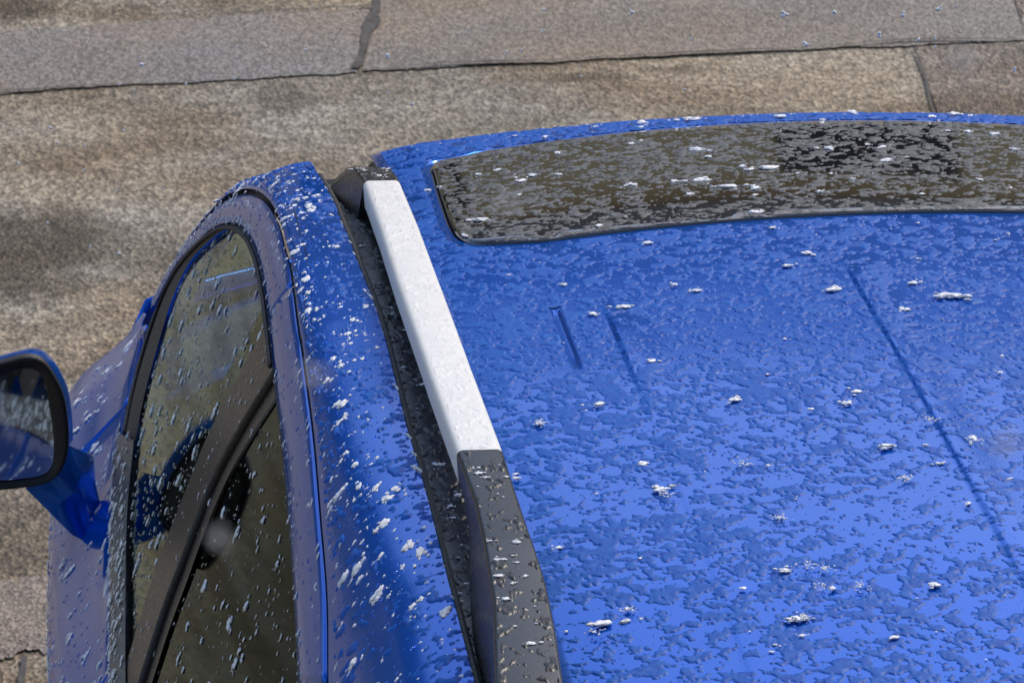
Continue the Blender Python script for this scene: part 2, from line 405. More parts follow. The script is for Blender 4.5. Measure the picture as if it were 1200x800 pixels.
def mirror_copy(o):
    """the same part on the car's other flank"""
    c = o.copy(); c.data = o.data.copy(); COL.objects.link(c); c.parent = o.parent
    co = np.empty(len(c.data.vertices)*3, np.float32); c.data.vertices.foreach_get('co', co); co = co.reshape(-1, 3); co[:, 0] *= -1
    c.data.vertices.foreach_set('co', co.ravel()); c.data.flip_normals(); c.data.update(); return c

# ---- roof panel with the sunroof opening
HB = np.array([-.11, .05])          # bow of the header edge in plan
def y_front(x): return HB[0]*np.asarray(x)**2+HB[1]
RX = .520
xs = np.linspace(-RX, RX, 80)
outline = [(x, float(y_front(x))) for x in xs] + [(RX, y) for y in np.linspace(float(y_front(RX))-.03, -2.15, 120)] + [(x, -2.15) for x in xs[::-1][1:-1]] + [(-RX, y) for y in np.linspace(-2.15, float(y_front(RX))-.03, 120)]
sr_px = [(503, 200), (506, 193), (514, 189), (540, 184), (600, 173), (700, 159), (800, 151), (900, 146.5), (1000, 144), (1100, 143), (1200, 143)]
sr_l = [(505, 203), (512, 228), (522, 258), (529, 273), (537, 281), (550, 286), (575, 287.5), (640, 283), (700, 277), (830, 264), (1000, 254.5), (1200, 246.5)]
F_ = np.array([hit_roof(*p)[:2] for p in sr_px]); L_ = np.array([hit_roof(*p)[:2] for p in sr_l])
# half outline from the traced edge, completed by symmetry
fr = np.polyfit(F_[3:, 0]**2, F_[3:, 1], 1); rr = np.polyfit(L_[7:, 0]**2, L_[7:, 1], 1)
half = []
for x in np.linspace(0, -.40, 26): half.append((x, fr[0]*x*x+fr[1]))
cornF = [tuple(p) for p in F_[::-1] if p[0] < -.405]
cornL = [tuple(p) for p in L_ if p[0] < -.405]
mid = spline([half[-1]]+cornF+cornL+[(-.39, rr[0]*.39**2+rr[1])], 110)
half += [tuple(p) for p in mid[1:]]
for x in np.linspace(-.38, 0, 26): half.append((x, rr[0]*x*x+rr[1]))
SUNO = half + [(-x, y) for x, y in half[::-1][1:-1]]
def shrink(poly, d):
    P = np.array(poly); T = np.roll(P, -1, 0)-np.roll(P, 1, 0); T /= np.maximum(np.linalg.norm(T, axis=1), 1e-9)[:, None]; Nn = np.stack([-T[:, 1], T[:, 0]], 1)
    a = .5*np.sum(P[:, 0]*np.roll(P[:, 1], -1)-np.roll(P[:, 0], -1)*P[:, 1])
    return P+Nn*d*(1 if a > 0 else -1)
YS = -.62
xl_ = set(np.round(np.linspace(-RX, RX, 49), 4))
for x0 in RIBS:
    sg = -1 if x0 < 0 else 1
    xl_ = {x for x in xl_ if not (-.014 < (x-x0)*(-sg) < .05)} | {round(x0-sg*u, 4) for u in (-.012, -.006, -.003, -.0018, -.0006, .0006, .0018, .003, .0045, .006, .012, .02, .03, .040, .047)}
for sg in (-1, 1):
    xl_ = {x for x in xl_ if abs(x-sg*.405) > .009} | {round(sg*.405+u, 4) for u in (-.008, -.005, -.0038, -.0026, -.0015, 0, .0015, .0026, .0038, .005, .008)}
xl_ = np.array(sorted(xl_))
yf_ = float(y_front(RX))
outline = [(x, float(y_front(x))) for x in xs] + [(RX, y) for y in np.linspace(yf_-.03, YS, 40)[:-1]] + [(x, YS) for x in xl_[::-1]] + [(-RX, y) for y in np.linspace(YS, yf_-.03, 40)[1:]]
roof = sheet('roof', outline, lambda P: np.column_stack([P, roof_z(P[:, 0], P[:, 1])]), PAINT, CAR, .018, [SUNO])
yl_ = np.concatenate([np.arange(YS, -1.05, -.007), np.linspace(-1.05, -2.15, 80)])
GX, GY = np.meshgrid(xl_, yl_, indexing='ij')
V2 = np.stack([GX, GY, roof_z(GX, GY)], -1).reshape(-1, 3); F2 = grid_faces(len(xl_), len(yl_))
bm = bmesh.new(); bm.from_mesh(roof.data); r2 = mesh_np('tmp', V2, F2); bm.from_mesh(r2)
bmesh.ops.remove_doubles(bm, verts=bm.verts, dist=2e-4); bmesh.ops.recalc_face_normals(bm, faces=bm.faces)
if sum(f.normal.z for f in bm.faces) < 0: bmesh.ops.reverse_faces(bm, faces=bm.faces)
bm.to_mesh(roof.data); bm.free(); bpy.data.meshes.remove(r2); roof.data.polygons.foreach_set('use_smooth', np.ones(len(roof.data.polygons), bool))
m = roof.modifiers.new('thickness', 'SOLIDIFY'); m.thickness = .006; m.offset = -1
sun_in = shrink(SUNO, .0035)
sunroof = sheet('sunroof', sun_in, lambda P: np.column_stack([P, roof_z(P[:, 0], P[:, 1], False)+.0015]), SUNGL, CAR, .022, thick=.006)
loopc = shrink(SUNO, .001)
tube_obj('sunroof_seal', [(x, y, float(roof_z(x, y, False))-.0065) for x, y in loopc], .0045, RUBBER, sunroof, 8, True)
sheet('sunroof_lining', shrink(SUNO, -.02), lambda P: np.column_stack([P, roof_z(P[:, 0], P[:, 1], False)-.016]), DARK, CAR, .05)

# ---- side: traced curves
win_px = [(350, 800), (345, 700), (340, 625), (330, 515), (320, 430), (317, 400), (314.5, 372), (310.5, 345), (306, 317), (298, 290), (287, 271), (276, 263), (262, 262), (249, 267), (235, 279), (207, 309), (180, 358), (163, 405), (150, 455), (140, 500)]
belt_px = [(135, 525), (131, 600), (129, 700), (130, 800)]
gap_px = [(385, 800), (384, 700), (377, 610), (367.5, 500), (355, 405), (352, 389), (348, 359), (345, 334), (341, 304), (335, 284), (330, 262), (323, 246), (315, 233.5), (304, 224.5), (290, 221), (274, 224.5), (260, 233), (235, 261), (207, 300), (182, 345), (165, 382)]
WIN = np.array([hit_side(*p) for p in win_px]); BELT = np.array([hit_side(*p) for p in belt_px]); GAP = np.array([hit_side(*p) for p in gap_px])


def side_pt(y, z, off=0.0): return np.stack([-(side_x(y, z)+off), np.asarray(y, float), np.asarray(z, float)], -1)
def side_lift(off): return lambda P: side_pt(P[:, 0], P[:, 1], off)
def loft(A, B, m, off=0.0, bulge=0.0):
    """strip on the side surface between two (y,z) curves of equal length"""
    out = []
    for k in np.linspace(0, 1, m):
        q = A*(1-k)+B*k; out.append(side_pt(q[:, 0], q[:, 1], off+bulge*math.sin(math.pi*k)))
    return np.stack(out, 1)
both = []          # parts to repeat on the other flank
# door frame between the shut line and the window opening
n = 150
Wc = spline(WIN[:17, 1:], n); Gc = spline(GAP[:20, 1:], n)
# pair by nearest direction: parametrise both by the share of their length, pinned at the arch
def split_pair(A, B, ia, ib, n):
    return np.vstack([resample(A[:ia+1], n//2), resample(A[ia:], n-n//2+1)[1:]]), np.vstack([resample(B[:ib+1], n//2), resample(B[ib:], n-n//2+1)[1:]])
ia = int(np.argmin(np.abs(Wc[:, 0]-(-.09)))); ib = int(np.argmin(np.abs(Gc[:, 0]-(-.12))))
Wp, Gp = split_pair(Wc, Gc, ia, ib, n)
d = Wp-Gp; L = np.linalg.norm(d, axis=1)[:, None]; Gi = Gp+d/np.maximum(L, 1e-6)*.0085
kf = int(np.argmin(np.abs(Gi[:, 0]-(-.56))))
fdu = grid_obj('door_frame', loft(Gi[kf:], Wp[kf:], 8, .0, .003), PAINT, None, .003)
rdu = grid_obj('door_frame', loft(Gi[:kf+1], Wp[:kf+1], 8, .0, .003), PAINT, None, .003)
# window seals
in_px = [(348, 800), (342.5, 700), (337.5, 625), (327.5, 515), (317.5, 430), (314.5, 400), (312, 372), (308, 345), (303.5, 317), (295, 291), (284, 275), (274, 268.5), (263, 268.5), (252, 274), (240, 284), (218, 308), (199, 348), (184, 395), (166, 460), (155, 515)]
INN = np.array([hit_side(*p) for p in in_px])
So, Si = spline(WIN[:, 1:], 140), spline(INN[:, 1:], 140)
seal = loft(So, Si, 6, -.004, .004)
kb = int(np.argmin(np.abs(So[:, 0]-(-.58))))
# belt moulding
sb_px = [(155, 515), (147, 600), (145, 700), (145, 800)]
BO = np.vstack([WIN[-1:, 1:], BELT[:, 1:], [[-.7, 1.020], [-1.05, 1.028], [-1.42, 1.038]]])
BIp = np.array([hit_side(*p)[1:] for p in sb_px]); BI = np.vstack([BIp, [[-.70, 1.056], [-1.05, 1.062], [-1.42, 1.070]]])
BOs, BIs = spline(BO, 90), spline(BI, 90)
beltg = loft(BOs, BIs, 7, -.002, .008)
kbb = int(np.argmin(np.abs(BOs[:, 0]-(-.36))))
# B-pillar
bl = np.array([hit_side(*p)[1:] for p in [(316, 366), (280, 431), (239, 510), (209, 585), (180, 659), (162, 716), (150, 756)]])
br = np.array([hit_side(*p)[1:] for p in [(325, 455), (284, 520), (254, 577), (232, 632), (214, 682), (196, 730), (179, 782)]])
bl = np.vstack([bl, 2*bl[-1]-bl[-2]]); br = np.vstack([br, 2*br[-1]-br[-2]])
bls, brs = spline(bl, 40), spline(br, 40)
bp = loft(bls, brs, 5, -.004)
# glass outlines
fi = [p for p in Si if p[0] > bls[0, 0]]
beltf = [p for p in BIs if p[0] > bls[-1, 0]]
fpoly = fi + beltf[1:] + [p for p in bls[::-1][:-1]]
ri = [p for p in Si if p[0] < brs[0, 0]]
beltr = [p for p in BIs if p[0] < brs[-1, 0]]
rear_edge = [(-1.46, z) for z in np.linspace(beltr[-1][1], ri[0][1], 12)[1:-1]]
rpoly = [p for p in brs[:-1]] + beltr + rear_edge + ri

# lower body panels in (y, z)
YD, YB, YR = .66, -.335, -1.22
def arc(cy, cz, r, a0, a1, n=24): return [(cy+r*math.cos(math.radians(a)), cz+r*math.sin(math.radians(a))) for a in np.linspace(a0, a1, n)]
def zt(y, d=.0): return float(zb(y))-.0015-d
def top(y0, y1, n=40): return [(y, zt(y)) for y in np.linspace(y0, y1, n)]
FA, RA = (1.12, .33), (-1.50, .33)
fdl_poly = top(YD-.002, YB+.002) + [(YB+.002, .30), (YD-.002, .30)]
rdl_poly = top(YB-.002, YR) + [(YR, .62)] + [p for p in arc(RA[0], RA[1], .375, 42, 5, 12)] + [(-1.12, .30), (YB-.002, .30)]
fen_poly = top(1.78, YD+.002) + [(YD+.002, .30), (.74, .30)] + arc(FA[0], FA[1], .375, 180, 0) + [(1.70, .30), (1.80, .45)]
qua_poly = top(YR-.004, -2.30) + [(-2.33, .45), (-2.2, .30)] + [(-1.88, .30)] + arc(RA[0], RA[1], .375, 180, 46)
front_door = sheet('front_door', fdl_poly, side_lift(0), PAINT, CAR, .03, thick=.01)
rear_door = sheet('rear_door', rdl_poly, side_lift(0), PAINT, CAR, .03, thick=.01)
fender = sheet('front_wing', fen_poly, side_lift(0), PAINT, CAR, .03, thick=.01)
quarter = sheet('rear_quarter', qua_poly, side_lift(0), PAINT, CAR, .04, thick=.01)
fdu.parent = front_door; rdu.parent = rear_door
s1 = grid_obj('window_seal', seal[kb:], RUBBER, front_door); s2 = grid_obj('window_seal', seal[:kb+1], RUBBER, rear_door)
rb1 = tube_obj('seal_lip', [side_pt(*(So[i]*.45+Si[i]*.55), .002) for i in range(kb, 140, 1)], .0022, RUBBER, front_door, 6)
bs1 = grid_obj('belt_seal', beltg[:kbb+1], SEALG, front_door); bs2 = grid_obj('belt_seal', beltg[kbb:], SEALG, rear_door)
bpil = grid_obj('pillar_trim', bp, BLACK, front_door)
brib = tube_obj('pillar_seal', [side_pt(*(bls[i]*.22+brs[i]*.78), -.003) for i in range(len(bls))], .006, RUBBER, rear_door, 8)
g1 = sheet('window_glass', fpoly, side_lift(-.007), GLASSF, front_door, .04)
g2 = sheet('window_glass', rpoly, side_lift(-.007), GLASSR, rear_door, .04)
fh = tube_obj('door_handle', [side_pt(y, .80, .012+.018*math.sin(math.pi*(y+.22)/.2)) for y in np.linspace(-.22, -.02, 14)], .012, PAINT, front_door, 10)
rh = tube_obj('door_handle', [side_pt(y, .83, .012+.018*math.sin(math.pi*(y+1.12)/.2)) for y in np.linspace(-1.12, -.92, 14)], .012, PAINT, rear_door, 10)
# dark structure behind the shut lines
back = sheet('body_shell', [(1.1, .92)]+[(y, float(zb(y))-.01) for y in np.linspace(1.0, -2.1, 30)]+[(-2.1, .75), (-1.95, .70), (-1.5, .74), (-1.05, .70), (-1.0, .31), (.62, .31), (.70, .72)], side_lift(-.022), DARK, CAR, .05)
gapback = grid_obj('shut_line_seal', loft(Gp+d/np.maximum(L, 1e-6)*.022, Gp-d/np.maximum(L, 1e-6)*.012, 5, -.012), RUBBER, CAR)

# ---- roof side rail and front pillar
E_px = [(370, 200), (381, 218), (392, 238), (400, 260), (411, 284.5), (416.5, 301), (440, 360), (452, 400), (475, 495), (500, 580), (525, 680), (555, 795)]
ED = np.array([hit(px, py, lambda p: p[2]-float(zE(p[1])), 3, 7) for px, py in E_px])
def XE(y): return np.interp(-np.asarray(y, float), -ED[:, 1], -ED[:, 0])      # outer edge of the roof ditch
Gall = np.vstack([spline(GAP[:, 1:], 260)])
Gall = np.vstack([[[-2.12, 1.43], [-1.9, 1.45], [-1.65, 1.462]], Gall]) if Gall[0, 0] > -1.6 else Gall
Gall = resample(Gall, 300)
rows = []
for (y, z) in Gall:
    C = side_pt(y, z)
    if y < -.10:
        ye = y; e = np.array([-float(XE(ye)), ye, float(zE(ye))]); f = 0
    if y >= -.10:
        f = sstep(-.10, .12, y); e0 = np.array([-float(XE(-.1)), y, float(zE(min(y, .0)))-max(0, y)*.35])
        e1 = C+np.array([.060, .035, .004]); e = e0*(1-f)+e1*f
    tin = np.array([.42, 0, 1.0]); tin /= np.linalg.norm(tin)
    # control point: leave the flank along its slope, arrive at the edge nearly level
    hgt = max(e[2]-C[2], .004); kz = C[2]+hgt*.90
    K = np.array([C[0]+.42*hgt*.90, (C[1]+e[1])/2, kz]) if f < .5 else C*.5+e*.5+np.array([-.012, .008, .012])
    if 0 < f: 
        Ka = np.array([C[0]+.42*hgt*.90, (C[1]+e[1])/2, kz]); Kb = C*.5+e*.5+np.array([-.012, .010, .014]); K = Ka*(1-f)+Kb*f
    r = [C+np.array([.014, 0, .003])]
    for k in np.linspace(0, 1, 15): r.append(C*(1-k)**2+K*2*k*(1-k)+e*k*k)
    r.append(e+np.array([.002, 0, -.010]))
    rows.append(r)
CANT = np.array(rows)
gofs = CANT.copy()
side_rail = grid_obj('side_rail', gofs, PAINT, CAR, .004)
es = side_rail.modifiers.new('crisp', 'EDGE_SPLIT'); es.split_angle = math.radians(50)
# roof ditch
ys = np.linspace(-.12, -2.12, 160)
ditch = grid_obj('roof_ditch', np.stack([np.stack([-XE(ys)*(1-k)+(-.512)*k, ys, zE(ys)-.008+.003*k], -1) for k in np.linspace(0, 1, 5)], 1), BLACK, CAR)
dl = tube_obj('ditch_seal', [(-float(XE(y))+.003, y, float(zE(y))-.0035) for y in ys], .0038, RUBBER, CAR, 8)

# ---- roof rail
_ry = np.array([.1, 0, -.1, -.2, -.335, -.55, -.8, -1.05, -1.317, -1.55, -1.8, -2.0, -2.12]); _rz = np.array([1.50, 1.530, 1.544, 1.556, 1.574, 1.597, 1.617, 1.633, 1.643, 1.646, 1.636, 1.612, 1.585])
def zrail(y): return np.interp(-np.asarray(y, float), -_ry, _rz)
def hr(px, py): return hit(px, py, lambda p: p[2]-float(zrail(p[1])), 3, 7)
TL = np.array([hr(*p) for p in [(404, 183), (415, 198), (427, 215), (464.6, 328), (500, 430), (537, 534), (556, 584), (568, 640), (578, 704), (580, 796)]])
TR = np.array([hr(*p) for p in [(443, 174), (456, 188), (468, 209.5), (515, 328), (551, 425), (588, 522), (600, 560), (620, 620), (640, 680), (652, 740), (660, 796)]])
def xl(y): return np.interp(-np.asarray(y, float), -TL[:, 1], TL[:, 0])
def xr(y): return np.interp(-np.asarray(y, float), -TR[:, 1], TR[:, 0])
YW0, YW1 = (TL[2, 1]+TR[2, 1])/2, (TL[5, 1]+TR[5, 1])/2
BLp = np.array([hit(px, py, lambda p: p[2]-float(zE(p[1]))+.005, 3, 7) for px, py in [(376, 203), (416, 249)]])
def section(y, xa, xb_, ztop, xba, zba, xbb, zbb, bev=.004):
    """closed profile: base left, top left (rounded), top right (rounded), base right"""
    P = [(xba, zba)]
    for (cx, s) in ((xa, -1), (xb_, 1)):
        for a in (np.linspace(0, 90, 5) if s < 0 else np.linspace(90, 0, 5)):
            a = math.radians(a); P.append((cx-s*bev+s*bev*math.cos(a), ztop-bev+bev*math.sin(a)))
    P.append((xbb, zbb)); return [(x, y, z) for x, z in P]
def loop_mesh(name, secs, mat, parent):
    nn = len(secs[0]); V = [p for s_ in secs for p in s_]; F = []
    for i in range(len(secs)-1):
        for k in range(nn): F.append((i*nn+k, i*nn+(k+1) % nn, (i+1)*nn+(k+1) % nn, (i+1)*nn+k))
    F += [tuple(range(nn))[::-1], tuple(range(len(V)-nn, len(V)))]
    me = bpy.data.meshes.new(name); me.from_pydata([tuple(map(float, v)) for v in V], [], F); bm = bmesh.new(); bm.from_mesh(me); bmesh.ops.recalc_face_normals(bm, faces=bm.faces); bm.to_mesh(me); bm.free()
    o = link(name, me, mat, parent); e = o.modifiers.new('crisp', 'EDGE_SPLIT'); e.split_angle = math.radians(32); return o
yt = min(TL[0, 1], TR[0, 1])
secs = []
for y in np.linspace(yt, YW0-.001, 16):
    k = (yt-y)/(yt-YW0); b = BLp[0]*(1-k)+BLp[1]*k; zt_ = float(zrail(y))-.018*(1-k)**3
    secs.append(section(y, float(xl(y)), float(xr(y)), zt_, b[0], float(zE(y))-.006, -.512, float(zE(y))-.006))
# slanted nose
nose = [(p[0]*.6+.4*(-.545), yt+.05, min(p[2], float(zE(yt))+.004)) for p in secs[0]]
rail_secs = []
for y in np.linspace(YW1, -2.08, 44):
    zt_ = float(zrail(y)); fl = sstep(YW1, YW1-.30, y); zd = float(zE(y))-.006
    xa, xb_ = float(xl(max(y, TL[-1, 1]))), float(xr(max(y, TR[-1, 1])))
    zb_ = (zt_-.030)*(1-fl)+zd*fl; rail_secs.append(section(y, xa, xb_, zt_, xa*(1-fl)+fl*(-.572)+.003*(1-fl), zb_, xb_, zb_))
rail = loop_mesh('roof_rail', rail_secs, RAILB, CAR)
foot = loop_mesh('rail_foot', [nose]+secs, RAILB, rail)
ins = []
for y in np.linspace(YW0, YW1+.0015, 60):
    zt_ = float(zrail(y)); xa, xb_ = float(xl(y)), float(xr(y)); ins.append(section(y, xa, xb_, zt_+.0005, xa+.002, zt_-.030, xb_-.002, zt_-.030, .006))
insert = loop_mesh('rail_insert', ins, WHITE, rail)

for o in (front_door, rear_door, fender, quarter, back, gapback, fdu, rdu, s1, s2, bs1, bs2, bpil, g1, g2): orient(o, (-1, 0, 0))
orient(side_rail, (-.5, 0, 1)); orient(ditch, (0, 0, 1)); orient(sunroof, (0, 0, 1))
# ---- right flank copies
for o in (front_door, rear_door, fender, quarter, back, gapback, side_rail, ditch, dl, rail):
    c = mirror_copy(o)
    for ch in list(o.children):
        if ch.name.startswith(('door_frame', 'window', 'seal', 'belt', 'pillar', 'door_handle', 'rail')):
            k = mirror_copy(ch); k.parent = c

# ---- windscreen, bonnet, nose, tail
G = []
for t in np.linspace(0, 1, 16):
    row = []
    for u in np.linspace(-1, 1, 25):
        a = np.array([u*.515, float(y_front(u*.515))-.004, float(roof_z(u*.515, float(y_front(u*.515))))-.004]); b = np.array([u*.65, .96-.20*u*u, .935]); q = a*(1-t)+b*t; q[2] += .035*math.sin(math.pi*t)*(1-.3*u*u); row.append(q)
    G.append(row)
orient(grid_obj('windscreen', G, GLASSW, CAR), (0, 1, 1))
G = []
for t in np.linspace(0, 1, 14):
    row = []
    for u in np.linspace(-1, 1, 31):
        y = (.96-.20*u*u)*(1-t)+(1.74-.16*u*u)*t; xw = .76*(1-t)+.70*t
        row.append((u*xw, y, .930-.13*t*t-.06*t+.040*(1-u*u)-.045*abs(u)**6))
    G.append(row)
orient(grid_obj('bonnet', G, PAINT, CAR, .006), (0, 0, 1))
G = []
for t in np.linspace(0, 1, 12):
    G.append([(u*(.72+.12*math.sin(math.pi*min(1, t*1.1)/2)), 1.745-.16*u*u+.06*math.sin(math.pi*t*.8)-.10*abs(u)**5, .80*(1-t)+.26*t) for u in np.linspace(-1, 1, 25)])
fb = orient(grid_obj('front_bumper', G, PAINT, CAR, .01), (0, 1, 0))
box_obj('grille', (-.38, 1.755, .52), (.38, 1.80, .62), BLACK, fb, .012)
for sx in (-1, 1):
    box_obj('headlight', (sx*.62-.10, 1.60, .55), (sx*.62+.10, 1.70, .65), CHROME, CAR, .03)
    box_obj('tail_light', (sx*.70-.07, -2.36, .80), (sx*.70+.07, -2.26, 1.02), REDL, CAR, .02)
G = []
for t in np.linspace(0, 1, 10):
    G.append([(u*(.515+.16*t), -2.15-.16*t-.03*(1-u*u), float(roof_z(u*.51, -2.15))*(1-t)+1.05*t) for u in np.linspace(-1, 1, 17)])
orient(grid_obj('rear_window', G, GLASSR, CAR), (0, -1, 0))
G = []
for t in np.linspace(0, 1, 10):
    G.append([(u*(.675+.16*math.sin(math.pi*t*.6)), -2.315-.03*(1-u*u)-.05*math.sin(math.pi*t)+.08*abs(u)**6, 1.05*(1-t)+.28*t) for u in np.linspace(-1, 1, 17)])
orient(grid_obj('tailgate', G, PAINT, CAR, .01), (0, -1, 0))
# wheels
def wheel(x, y):
    prof = [(.215, -.10), (.30, -.105), (.325, -.085), (.333, -.04), (.333, .04), (.325, .085), (.30, .105), (.215, .10)]; V = []; F = []; n = 40
    for k in range(n):
        a = 2*math.pi*k/n
        for r_, xo in prof: V.append((x+xo, y+r_*math.cos(a), .334+r_*math.sin(a)))
    m_ = len(prof)
    for k in range(n):
        for i in range(m_): F.append((k*m_+i, k*m_+(i+1) % m_, ((k+1) % n)*m_+(i+1) % m_, ((k+1) % n)*m_+i))
    me = bpy.data.meshes.new('wheel'); me.from_pydata(V, [], F); t_ = link('wheel', me, TYRE, CAR)
    s = -1 if x < 0 else 1; bm = bmesh.new()
    bmesh.ops.create_cone(bm, cap_ends=True, segments=32, radius1=.218, radius2=.20, depth=.05, matrix=Matrix.Translation((x+s*.05, y, .334)) @ Matrix.Rotation(s*math.pi/2, 4, 'Y'))
    for k in range(5):
        a = 2*math.pi*k/5; r = bmesh.ops.create_cube(bm, size=1, matrix=Matrix.Translation((x+s*.085, y+.11*math.cos(a), .334+.11*math.sin(a))) @ Matrix.Rotation(a, 4, 'X') @ Matrix.Diagonal((.02, .17, .05, 1)))
    me = bpy.data.meshes.new('rim'); bm.to_mesh(me); bm.free(); link('rim', me, ALLOY, t_, False)
for sx in (-1, 1):
    for yy in (FA[0], RA[0]): wheel(sx*(.70 if yy > 0 else .745), yy)
# ---- cabin
xs_ = np.linspace(-.60, .60, 20); ysh = np.linspace(.0, -2.1, 30)
grid_obj('headlining', [[(x*.85, y, float(roof_z(x*.85, y, False))-.035-.03*abs(x/.6)**4) for y in ysh] for x in xs_], DARK, CAR)
box_obj('cabin_floor', (-.80, -2.2, .26), (.80, 1.6, .30), DARK, CAR)
box_obj('dashboard', (-.66, .42, .62), (.66, .90, .925), DARK, CAR, .05, 4)
tube_obj('steering_wheel', [(-.36+.18*math.cos(a), .30-.08*math.sin(a), .86+.165*math.sin(a)) for a in np.linspace(0, 2*math.pi, 40, endpoint=False)], .015, DARK, CAR, 8, True)
def seat(x, y, wid=.25):
    sd = box_obj('seat', (x-wid, y-.02, .45), (x+wid, y+.50, .60), CLOTH, CAR, .05, 4)
    bk = box_obj('backrest', (-wid, -.07, 0), (wid, .07, .62), CLOTH, sd, .05, 4); bk.rotation_euler.x = math.radians(14); bk.location = (x, y, .55)
    hd = box_obj('headrest', (x-.13, y-.25, 1.16), (x+.13, y-.15, 1.34), CLOTH, sd, .045, 4)
seat(-.36, -.28); seat(.36, -.28); seat(-.33, -1.25, .30); seat(.33, -1.25, .30)

# ---- door mirror
YM = .335
def mp(px, py, y=YM): return at_y(px, py, y)
rim_o = spline([(-30, 429), (0, 423), (28, 416), (46, 418), (59, 431), (74, 461), (80, 500), (79, 528), (71, 550), (54, 564), (20, 570), (-20, 573), (-62, 571), (-80, 556), (-84, 520), (-80, 480), (-62, 444), (-30, 429)], 73)[:-1]
gls = spline([(-30, 449), (0, 440), (27, 432), (43, 435), (53, 450), (60, 490), (63, 520), (61, 543), (50, 554), (25, 558), (-10, 560), (-50, 560), (-66, 548), (-70, 520), (-66, 485), (-54, 460), (-30, 449)], 73)[:-1]
Rm = np.array([mp(*p) for p in rim_o]); Gm = np.array([mp(*p, YM+.004) for p in gls]); cen = Rm.mean(0)
def sc(P, s, dy, dx=0, dz=0, sz=None): return (P-cen)*np.array([s, 1, sz or s])+cen+np.array([dx, dy, dz])
loops = [Rm, sc(Rm, 1.015, .012, 0, -.001), sc(Rm, 1.02, .035, .004, -.006), sc(Rm, .99, .065, .008, -.016), sc(Rm, .90, .095, .012, -.026), sc(Rm, .68, .115, .012, -.028), sc(Rm, .35, .127, .010, -.028), sc(Rm, .02, .130, .010, -.028)]
def ring_mesh(name, loops, mat, parent, cap=False):
    n = len(loops[0]); V = np.vstack(loops); F = []
    for i in range(len(loops)-1):
        for k in range(n): F.append((i*n+k, i*n+(k+1) % n, (i+1)*n+(k+1) % n, (i+1)*n+k))
    me = bpy.data.meshes.new(name); F_all = F+([tuple(range((len(loops)-1)*n, len(loops)*n))] if cap else [])
    me.from_pydata([tuple(map(float, v)) for v in V], [], F_all); bm = bmesh.new(); bm.from_mesh(me); bmesh.ops.recalc_face_normals(bm, faces=bm.faces); bm.to_mesh(me); bm.free(); return link(name, me, mat, parent)
mirror = ring_mesh('door_mirror', loops, PAINT, CAR)
ring_mesh('mirror_rim', [sc(Rm, 1.002, .006), sc(Rm, 1.004, -.004), sc(Rm, .985, -.009), (Gm*.25+Rm*.75)+[0, -.010, 0], Gm*.85+Rm*.15+[0, -.006, 0], Gm+[0, .004, 0]], RUBBER, mirror)
gme = bpy.data.meshes.new('mirror_glass')
Gt = Gm.copy(); gc = Gm.mean(0); Gt[:, 1] += (Gt[:, 0]-gc[0])*.050+(Gt[:, 2]-gc[2])*.168
gme.from_pydata([tuple(map(float, v)) for v in Gt+[0, .002, 0]], [], [tuple(range(len(Gt)))]); link('mirror_glass', gme, MIRGL, mirror, False)
up4 = [mp(30, 572, YM+.01), mp(78, 520, YM+.01), mp(112, 536, YM+.075), mp(80, 560, YM+.11)]
lo4 = [mp(84, 626, YM-.02), mp(97, 633, YM-.02), mp(122, 634, YM+.05), mp(120, 600, YM+.10)]
mid4 = [a*.5+b*.5 for a, b in zip(up4, lo4)]
arm_loops = [resample(np.array(L4+[L4[0]]), 25)[:-1] for L4 in (up4, mid4, lo4)]
arm = ring_mesh('mirror_arm', arm_loops, PAINT, mirror, True)
e = arm.modifiers.new('crisp', 'EDGE_SPLIT'); e.split_angle = math.radians(30)
mc = mirror_copy(mirror)
for ch in list(mirror.children): mirror_copy(ch).parent = mc

# ------------------------------------------------------------------ house across the street (seen only as the reflection in the wet roof)
OCH = mat_plain('ochre_render', (.66, .46, .22), .9, 20, .3, .01, var=.2); SLATE = mat_plain('slate_roof', (.035, .035, .038), .7, 8, .4, .02); WPANE = mat_plain('dark_panes', (.02, .022, .025), .1); TRIM = mat_plain('window_trim', (.30, .30, .29), .6)
H = empty('house', (3, 19, 0)); tag(H, 'ochre rendered house with dark slate roof across the street, mirrored in the sunroof', 'house')
HX0, HX1, HY0, HY1, HZ = -16, 17, 0, 8, 4.8
box_obj('wall', (HX0, HY0, 0), (HX1, HY1, HZ), OCH, H)
rv = [(HX0-.3, -.4, HZ), (HX1+.3, -.4, HZ), (HX1+.3, 8.4, HZ), (HX0-.3, 8.4, HZ), (HX0-.3, 4, 9.5), (HX1+.3, 4, 9.5)]
me = bpy.data.meshes.new('roof'); me.from_pydata(rv, [], [(0, 1, 5, 4), (2, 3, 4, 5), (1, 2, 5), (3, 0, 4), (0, 3, 2, 1)]); link('roof', me, SLATE, H, False)
for k in range(9):
    x = HX0+1.6+k*3.6
    wdw = box_obj('window', (x, -.04, 1.0), (x+1.3, -.005, 4.3), WPANE, H); box_obj('window_frame', (x-.08, -.07, .9), (x+1.38, -.042, .98), TRIM, wdw)

